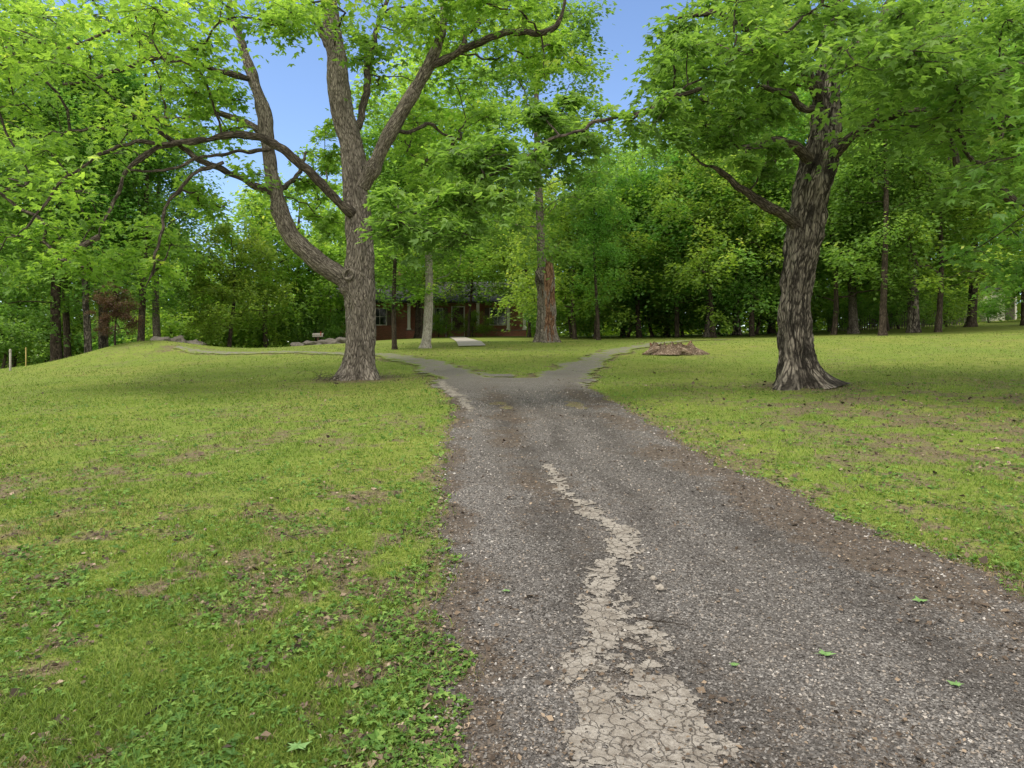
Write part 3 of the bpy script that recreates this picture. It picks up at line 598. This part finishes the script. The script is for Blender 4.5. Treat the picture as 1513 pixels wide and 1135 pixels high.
place('slim',0,629,29.5,.95,3.6,L_bright,B_pale,'tree with a smooth pale straight trunk before the house',sz=.62)
place('small',1,170,31.,.32,1.9,L_red,B_far,'small reddish leaved maple growing on the mound')
for px,Y,sc,lf,lab in [(0,44,1.5,L_mid,'wild shrub at the far left edge'),(60,50,1.8,L_bright,'wild shrub behind the two thin left trunks'),(120,52,1.8,L_mid,'wild shrub behind the pair of blackish trunks'),(180,50,1.8,L_mid,'dark shrub behind the mound'),(250,48,1.7,L_bright,'wild shrub right of the mound'),
    (310,50,1.8,L_bright,'bright shrub left of the low spreading tree'),(370,52,1.8,L_bright,'bright shrub right of the low spreading tree'),(420,54,1.8,L_bright,'bright shrub under the forked limb'),(470,52,1.3,L_mid,'shrub behind the mailbox'),
    (845,48,1.7,L_mid,'shrub right of the hollow trunk'),(880,50,1.8,L_bright,'bright shrub behind the thin dark trunk'),(925,50,1.9,L_mid,'shrub at the centre treeline'),(965,50,1.8,L_bright,'shrub behind the broken stump'),(1010,50,1.8,L_mid,'shrub right of the broken stump at the treeline'),(1060,50,1.9,L_bright,'shrub in shade left of the lone maple'),(1115,50,1.9,L_mid,'shrub in shade touching the lone maple'),(1160,52,2.,L_bright,'shrub directly behind the lone maple trunk'),(1225,54,2.,L_bright,'shrub at the left end of the wooden fence'),(1290,60,2.2,L_mid,'shrub rising behind the left part of the wooden fence'),(1350,60,2.3,L_bright,'shrub rising behind the middle of the wooden fence'),(1415,60,2.3,L_bright,'shrub rising behind the right part of the wooden fence'),(1550,52,2.3,L_mid,'shrub right of the white building'),(815,57,1.4,L_mid,'shrub at the right end of the house'),(492,57,1.,L_mid,'shrub at the left end of the house'),
    (1255,50,1.1,L_mid,'low shrub before the left end of the fence'),(1330,50,1.2,L_mid,'low shrub before the middle of the fence'),(1400,50,1.1,L_bright,'low shrub before the right end of the fence'),(1462,54,.8,L_mid,'low shrub before the left part of the white building')]:
    place('shrub',0,px,Y,sc,px*.1,lf,B_far,lab,'shrub','shrub')
place('shrub',1,648,57.5,.85,.5,L_bright,B_far,'rounded green bush left of the porch steps','bush','bush')
place('shrub',1,699,57.5,.85,2.5,L_bright,B_far,'rounded green bush right of the porch steps','bush','bush')
# far woods
n=240000; rg=np.random.default_rng(5); th=rg.uniform(-1.2,1.2,n); rr=rg.uniform(76,108,n); x=np.sin(th)*rr; y=np.cos(th)*rr
px=CX+F*x/y; top=np.interp(px,[-400,250,330,390,470,520,700,780,860,1000,1100,2000],[22,17,10,10,12,15,19,16,13,15,22,24])+4*(vn(x,y,7,71)-.5)+3*(vn(x,y,2.5,72)-.5)
z=hgt(x,y)+top*rg.random(n)**1.2
P=np.stack([x,y,z],-1); cz=vn(x+z*1.3,y+z*.7,2.2,73); k=cz>.22; P=P[k]; cz=cz[k]
V,Fc,kk=leafgeo(P,rg.normal(0,1,(len(P),3)),.65,1,rg=rg)
tag(npmesh('distant_woods',V,Fc,L_bright,None,{'rnd':('FLOAT','FACE',np.clip(.1+cz*.7+rg.random(len(P))*.3,0,1))}),'distant green woods behind the house and lawn','woods',kind='stuff')
# ================================================================ SNAG / STUMP
x,y=XY(808,33); root=thing('hollow_trunk','broken hollow grey trunk with torn reddish brown wood before the house','dead tree',(x,y,H(x,y)-.05))
seg=56; n=50; th=np.arange(seg)*2*math.pi/seg
top=np.array([3.3+.6*math.sin(a+2.4)+.6*noise.noise((math.cos(a)*3,math.sin(a)*3,1))+.9*noise.noise((math.cos(a)*9,math.sin(a)*9,3)) for a in th])
def snag(inner):
    V=np.zeros((n,seg,3)); B=np.zeros((n,seg,3))
    for i in range(n):
        for j in range(seg):
            t=i/(n-1); z=t*top[j]; fr=max(0,math.cos(th[j]+math.pi/2-.25)); gap=.18*(fr**10)*(.5+.5*math.sin(z*1.3+.4))
            r=.47-.1*t+.28*math.exp(-z/.3)*(.6+.4*math.cos(th[j]*4))+.1*noise.noise((math.cos(th[j])*3,math.sin(th[j])*3,z*.9))+.06*noise.noise((math.cos(th[j])*10,math.sin(th[j])*10,z*1.3))
            r=r-gap-(.1 if inner else 0)+ (.06*math.exp(-((z-3.1)/.25)**2)*(1+math.cos(th[j]-3.6)))
            V[i,j]=(math.cos(th[j])*r-.05*z*.3,math.sin(th[j])*r,z); B[i,j]=(math.cos(th[j])*.5,math.sin(th[j])*.5,z)
    return V.reshape(-1,3),B.reshape(-1,3)
i,j=np.meshgrid(np.arange(n-1),np.arange(seg),indexing='ij'); j2=(j+1)%seg
Fs=np.stack([i*seg+j,i*seg+j2,(i+1)*seg+j2,(i+1)*seg+j],-1); fr=np.cos(th[j]+math.pi/2-.3)
V,B=snag(False); nz=np.array([noise.noise((math.cos(th[a])*4,math.sin(th[a])*4,b*.13)) for a,b in zip(j.ravel(),i.ravel())]).reshape(i.shape)
sel=fr+nz*.5+.3*(i/n-.45)>.86
npmesh('bark_shell',V,Fs[~sel],B_grey,root,{'bk':('FLOAT_VECTOR','POINT',B)},True)
npmesh('exposed_wood',V,Fs[sel],WOOD,root,{'bk':('FLOAT_VECTOR','POINT',B)},True)
V,B=snag(True); npmesh('hollow_core',V,Fs.reshape(-1,4)[:,::-1],WOOD,root,{'bk':('FLOAT_VECTOR','POINT',B)},True)
b=Bag(); tube(b,[(-.2,-.2,2.8),(-.38,-.35,3.1),(-.48,-.4,3.4),(-.4,-.42,3.65)],[.2,.17,.12,.04],12,.02); b.build('broken_stub',B_dark,root,True)
x,y=XY(992,26.); root=thing('stump','low wide tree stump with splintered grey top on the right lawn','stump',(x,y,H(x,y)-.06))
V=[];B=[]; rings=26; seg=72
for i_ in range(rings):
    for j_ in range(seg):
        a=j_*2*math.pi/seg; t=i_/(rings-1); lob=.5+.5*math.cos(a*3+.8)+.4*math.cos(a*5+2)
        rim=.4+.14*noise.noise((math.cos(a)*3,math.sin(a)*3,2))+.18*noise.noise((math.cos(a)*9,math.sin(a)*9,7))
        if t<.6: u_=t/.6; r=.8+.5*(1-u_)**2*(.3+lob*.7)+.06*noise.noise((math.cos(a)*8,math.sin(a)*8,u_)); z=rim*u_**.8
        else: u_=(t-.6)/.4; r=.8*(1-u_)+.01; z=rim*(1-sst(0,.35,u_))+.25*sst(0,.35,u_)+.13*noise.noise((math.cos(a)*r*7,math.sin(a)*r*7,2))*u_+.07*noise.noise((math.cos(a)*r*20,math.sin(a)*r*20,5))
        V.append((math.cos(a)*r,math.sin(a)*r*.9,float(z))); B.append((math.cos(a)*r,math.sin(a)*r,float(z)*3))
i,j=np.meshgrid(np.arange(rings-1),np.arange(seg),indexing='ij'); j2=(j+1)%seg
Fs=np.stack([i*seg+j,i*seg+j2,(i+1)*seg+j2,(i+1)*seg+j],-1); V=np.array(V);B=np.array(B); k=int(.6*rings)
npmesh('stump_side',V,Fs[:k].reshape(-1,4),WOODG,root,{'bk':('FLOAT_VECTOR','POINT',B)}); npmesh('stump_top',V,Fs[k:].reshape(-1,4),WOOD,root,{'bk':('FLOAT_VECTOR','POINT',B)})
for q,(a,b_) in enumerate([((-.6,-.5),(-1.25,-.8)),((.7,-.3),(1.3,-.55)),((.2,-.7),(.5,-1.15))]):
    bb=Bag(); tube(bb,[(a[0],a[1],.2),((a[0]+b_[0])/2,(a[1]+b_[1])/2,.13),(b_[0],b_[1],.02)],[.13,.1,.03],12,.02,seed=q); bb.build('root',WOODG,root,True)
g_=XY(488,17.6); b_=Bag()
for q in range(20):
    a=random.uniform(.2,2.9); L=random.uniform(.25,.6); s0=np.array([random.gauss(0,.25),random.gauss(0,.12),.02]); e=s0+np.array([math.cos(a)*L,random.gauss(0,.2),abs(math.sin(a))*L*.5])
    tube(b_,[s0,(s0+e)/2+np.array([0,0,.05]),e],[.008,.006,.003],5)
o=b_.build('brush_pile',B_limb); o.location=(g_[0],g_[1],H(*g_)); tag(o,'bare brush pile against the foot of the forked tree','brush pile')
for px,Y,s_,lab in [(238,33,(.5,.35,.3),'low fieldstone at the right foot of the mound'),(262,33.4,(.45,.35,.4),'upright fieldstone second in the row by the mound'),(285,33.8,(.6,.4,.33),'widest fieldstone ending the row by the mound'),(247,34.6,(.4,.4,.5),'fieldstone standing behind the row by the mound'),
    (440,37,(.4,.3,.16),'leftmost boulder edging the flower bed near the house'),(462,38,(.5,.4,.2),'second boulder edging the flower bed near the house'),(487,39,(.6,.4,.28),'largest boulder edging the flower bed near the house'),(505,40,(.5,.4,.35),'boulder beside the forked trunk at the bed end')]:
    x,y=XY(px,Y); o=rockmesh('boulder',s_,M_rock,px*.1,3,.35); o.location=(x,y,H(x,y)+.03); tag(o,lab,'boulder')
# ================================================================ HOUSE
m,nt,out=newmat('red_brick'); tc=N(nt,'TexCoord').outputs['Object']; sp=N(nt,'SeparateXYZ',{0:tc}); su=mth(nt,'ADD',sp.outputs[0],sp.outputs[1])
cv=N(nt,'CombineXYZ',{0:su,1:sp.outputs[2]}).outputs[0]
br=N(nt,'TexBrick',{'Vector':cv,'Color1':col((.42,.13,.08)),'Color2':col((.29,.095,.06)),'Mortar':col((.36,.29,.24)),'Scale':1.,'Mortar Size':.008,'Brick Width':.22,'Row Height':.075})
bsdf(nt,out,br.outputs[0],.9,br.outputs[1],.5,-.01); M_brick=m
m,nt,out=newmat('shingle_roof'); tc=N(nt,'TexCoord').outputs['Object']
br=N(nt,'TexBrick',{'Vector':tc,'Color1':col((.08,.08,.08)),'Color2':col((.055,.055,.055)),'Mortar':col((.03,.03,.03)),'Scale':1.,'Mortar Size':.015,'Brick Width':.4,'Row Height':.2})
bsdf(nt,out,br.outputs[0],.95,br.outputs[1],.5,-.01,.1); M_roof=m
M_white=simple('white_trim',(.8,.76,.68),.5,.06,4,.001); M_dkw=simple('dark_door',(.09,.04,.025),.5,.2); M_deck=simple('deck_board',(.2,.16,.13),.8,.25); M_shut=simple('shutter_paint',(.16,.11,.09),.6,.15)
m,nt,out=newmat('window_glass'); bsdf(nt,out,(.03,.035,.04),.08,spec=.8); M_glass=m
M_br2=simple('brass',(.5,.38,.15),.35,.1,9,.001,1)
x0,x1=-17.4,1.25; yf=60.; zg=H(-4.9,60)
hs=thing('brick_house','long red brick house with white columned porch behind the trees','house',(-4.9,62,zg)); OX,OY=-4.9,62
def hb(name,mat,boxes,parent=None):
    b=Bag()
    for a in boxes: b.box(a[0]-OX,a[1]-OX,a[2]-OY,a[3]-OY,a[4],a[5])
    return b.build(name,mat,parent or hs)
hb('wall',M_brick,[(x0,x1,62,70,-1.8,3.2)])
hb('foundation',M_brick,[(-9.3,-5.65,yf,yf+.25,-.6,.55),(-4.15,x1,yf,yf+.25,-.6,.55),(x1-.25,x1,yf+.25,61.99,-.6,.55)])
hb('porch_floor',M_deck,[(-9.35,x1+.05,yf-.06,61.99,.553,.63)])
hb('porch_beam',M_white,[(-9.4,x1+.05,yf,yf+.22,3.02,3.12)])
for px in (604,640,706,751,775):
    cx=(px-CX)/F*60; cx=min(cx,x1-.15); hb('column',M_white,[(cx-.13,cx+.13,yf+.01,yf+.2,.632,3.018),(cx-.18,cx+.18,yf-.03,yf+.24,.634,.75),(cx-.18,cx+.18,yf-.03,yf+.24,2.9,3.016)])
for q in range(4): hb('step',M_brick,[(-5.62,-4.18,yf-.07-.28*(q+1),yf-.07-.28*q-.003,-.4,.5-.14*q)])
for sx in (-5.72,-4.13): hb('stair_rail',M_white,[(sx,sx+.05,yf-1.15,yf-.08,.9,.95),(sx,sx+.05,yf-1.15,yf-1.1,-.1,.897)])
def window(cx,w,zb,zt,yw=62.):
    fr=hb('window',M_white,[(cx-w/2,cx-w/2+.08,yw-.06,yw-.003,zb,zt),(cx+w/2-.08,cx+w/2,yw-.06,yw-.003,zb,zt),(cx-w/2+.081,cx+w/2-.081,yw-.058,yw-.003,zt-.08,zt),(cx-w/2+.081,cx+w/2-.081,yw-.058,yw-.003,zb,zb+.08),(cx-.02,cx+.02,yw-.05,yw-.006,zb+.081,zt-.081),(cx-w/2+.081,cx+w/2-.081,yw-.045,yw-.006,(zb+zt)/2-.02,(zb+zt)/2+.02)])
    hb('pane',M_glass,[(cx-w/2+.07,cx+w/2-.07,yw-.03,yw-.008,zb+.07,zt-.07)],fr)
    hb('shutter',M_shut,[(cx-w/2-.42,cx-w/2-.01,yw-.05,yw-.004,zb,zt)],fr); hb('shutter',M_shut,[(cx+w/2+.01,cx+w/2+.42,yw-.05,yw-.004,zb,zt)],fr)
window(-1.3,1.5,1.1,2.7); window(-6.9,1.3,1.1,2.7); window(-12.,1.3,1.1,2.7); window(-15.3,1.3,1.1,2.7)
d=hb('door',M_dkw,[(-5.4,-4.4,61.93,61.995,.63,2.75)]); hb('handle',M_br2,[(-4.56,-4.5,61.88,61.929,1.6,1.75)],d); hb('door_frame',M_white,[(-5.52,-5.41,61.94,61.996,.63,2.86),(-4.39,-4.28,61.94,61.996,.63,2.86),(-5.41,-4.39,61.94,61.996,2.76,2.86)],d)
b=Bag(); rx0,rx1=x0-.5-OX,x1+.5-OX; ey0,ey1,ry=yf-.5-OY,70.5-OY,4.6
V=[(rx0,ey0,2.95),(rx1,ey0,2.95),(rx1,ry,5.4),(rx0,ry,5.4),(rx0,ey1,2.95),(rx1,ey1,2.95),(rx0,ey0,3.1),(rx1,ey0,3.1),(rx1,ry,5.56),(rx0,ry,5.56),(rx0,ey1,3.1),(rx1,ey1,3.1)]
b.add(V,[(6,7,8,9),(9,8,11,10),(0,3,2,1),(3,4,5,2),(0,1,7,6),(4,10,11,5),(0,6,9,3),(3,9,10,4),(1,2,8,7),(2,5,11,8)]); rf=b.build('roof',M_roof,hs)
hb('chimney',M_brick,[(-11.6,-10.7,66,67,4.4,7.)],rf)
for xx in (x0,x1):
    b=Bag(); b.add([(xx-OX,0.003,3.2),(xx-OX,8,3.2),(xx-OX,ry,5.3),(xx-OX,ry-.3,5.2)],[(0,1,2,3)]); b.build('gable',M_white,hs)
# fence
M_fence=simple('weathered_fence',(.13,.115,.095),.9,.35,4)
fx0,fx1=XY(1225,52)[0],XY(1440,52)[0]; cx=(fx0+fx1)/2; cz=H(cx,52); ft=thing('wooden_fence','grey weathered board fence behind the right grove','fence',(cx,52,cz)); b=Bag(); q=fx0
while q<fx1:
    zz=H(q,52)-cz; b.box(q-cx,q+.11-cx,-.02,.003,zz-.1,zz+1.45+random.uniform(-.05,.05)); q+=.19
b.build('boards',M_fence,ft)
q=fx0
while q<fx1+.1: 
    b=Bag(); zz=H(q,52)-cz; b.box(q-cx-.05,q-cx+.05,.06,.16,zz-.3,zz+1.6); b.build('fence_post',M_fence,ft); q+=2.4
for zz in (.4,1.2):
    b=Bag(); b.add([(fx0-cx,.004,H(fx0,52)-cz+zz),(fx1-cx,.004,H(fx1,52)-cz+zz),(fx1-cx,.058,H(fx1,52)-cz+zz),(fx0-cx,.058,H(fx0,52)-cz+zz),(fx0-cx,.004,H(fx0,52)-cz+zz+.09),(fx1-cx,.004,H(fx1,52)-cz+zz+.09),(fx1-cx,.058,H(fx1,52)-cz+zz+.09),(fx0-cx,.058,H(fx0,52)-cz+zz+.09)],[(0,1,5,4),(3,7,6,2),(4,5,6,7),(0,3,2,1),(0,4,7,3),(1,2,6,5)]); b.build('rail',M_fence,ft)
bx,by=XY(1480,58); zb=H(bx,by); bt=thing('white_building','white sided building glimpsed behind the right end of the fence','building',(bx,by,zb))
b=Bag(); b.box(-1.3,1.3,0,4,-.5,2.6); b.build('wall',M_white,bt)
b=Bag(); b.add([(-1.6,-.3,2.58),(1.6,-.3,2.58),(1.6,2,3.9),(-1.6,2,3.9),(-1.6,4.3,2.58),(1.6,4.3,2.58)],[(0,1,2,3),(3,2,5,4)]); b.build('roof',M_roof,bt)
b=Bag(); b.box(-.9,-.2,-.04,-.003,1.1,2.); w_=b.build('window',M_white,bt); b=Bag(); b.box(-.83,-.27,-.05,-.042,1.17,1.93); b.build('pane',M_glass,w_)
b=Bag(); b.box(.3,1.1,-.05,-.003,-.1,2.1); b.build('door',M_fence,bt)
M_yel=simple('yellow_post',(.4,.3,.1),.6,.1); M_gp=simple('grey_post',(.3,.275,.24),.8,.2)
def post(px,Y,h,r,mat,lab):
    x,y=XY(px,Y); t=thing('marker_post',lab,'post',(x,y,H(x,y)-.1)); b=Bag(); tube(b,[(0,0,0),(0,0,h),(0,0,h+.01)],[r,r*.95,.002],10); b.build('post',mat,t,True)
    b=Bag(); tube(b,[(0,0,h-.09),(0,0,h-.02),(0,0,h+.03),(0,0,h+.04)],[r*1.12,r*1.15,r*.8,.002],10); b.build('cap',mat,t,True)
post(38,30,.9,.02,M_yel,'thin yellow marker post at the far left'); post(15,28,.95,.04,M_gp,'grey wooden post nearest the left frame edge')
x,y=XY(470,46); t=thing('mailbox','pale rounded mailbox on a dark post left of the forked trunk','mailbox',(x,y,H(x,y)))
zt=1.7+(530-498)/F*46-H(x,y)
b=Bag(); b.box(-.05,.05,-.05,.05,-.2,zt); b.build('post',M_dkw,t)
b=Bag(); L2=.36; prof=[(-.13,0),(.13,0)]+[(.13*math.cos(a),.13+.13*math.sin(a)) for a in np.linspace(0,math.pi,9)]; k=len(prof)
V=[(-L2,p,q+zt) for p,q in prof]+[(L2,p,q+zt) for p,q in prof]; b.add(V,[(q,(q+1)%k,(q+1)%k+k,q+k) for q in range(k)]+[(s*k,s*k+1,s*k+2+q,s*k+3+q) for s in (0,1) for q in range(k-3)]); b.build('box',M_gp,t)
b=Bag(); b.box(.2,.24,-.17,-.14,zt+.1,zt+.35); b.build('flag',simple('red_flag',(.4,.05,.03)),t)
# ================================================================ LIGHT / SKY / CAMERA
sv=Vector((-.48,-.25,.84)).normalized()
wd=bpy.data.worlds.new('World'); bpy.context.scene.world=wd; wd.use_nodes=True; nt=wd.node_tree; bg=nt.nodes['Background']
sk=nt.nodes.new('ShaderNodeTexSky'); sk.sky_type='NISHITA'; sk.sun_disc=False; sk.sun_elevation=math.asin(sv.z); sk.sun_rotation=math.atan2(sv.x,sv.y); sk.ozone_density=1.5; sk.dust_density=.3; sk.air_density=1.
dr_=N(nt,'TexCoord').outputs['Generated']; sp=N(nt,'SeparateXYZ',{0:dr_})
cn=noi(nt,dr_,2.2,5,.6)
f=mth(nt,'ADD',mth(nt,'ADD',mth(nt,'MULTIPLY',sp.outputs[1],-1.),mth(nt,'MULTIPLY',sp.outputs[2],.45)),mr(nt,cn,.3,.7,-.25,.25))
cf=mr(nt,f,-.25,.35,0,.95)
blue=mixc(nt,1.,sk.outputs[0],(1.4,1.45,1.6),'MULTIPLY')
nt.links.new(mixc(nt,cf,blue,(13.,12.5,11.7)),bg.inputs[0]); bg.inputs[1].default_value=.15  # bright white cloud added overhead and behind the view as neutral fill light
l=bpy.data.lights.new('sun','SUN'); l.energy=3.2; l.angle=math.radians(20); l.color=(1,.94,.83); lo=bpy.data.objects.new('sun',l); C.objects.link(lo); lo.rotation_euler=sv.to_track_quat('Z','Y').to_euler(); lo.location=(-30,5,50)
cam=bpy.data.cameras.new('camera'); cam.lens=24; cam.sensor_width=36; cam.clip_end=2000; cam.clip_start=.05; cam.shift_y=-(567.5-HY)/1513
co=bpy.data.objects.new('camera',cam); C.objects.link(co); co.location=(0,0,EYE); co.rotation_euler=(math.pi/2,0,0); bpy.context.scene.camera=co
sc=bpy.context.scene; sc.view_settings.view_transform='Standard'; sc.view_settings.look='None'; sc.view_settings.exposure=0
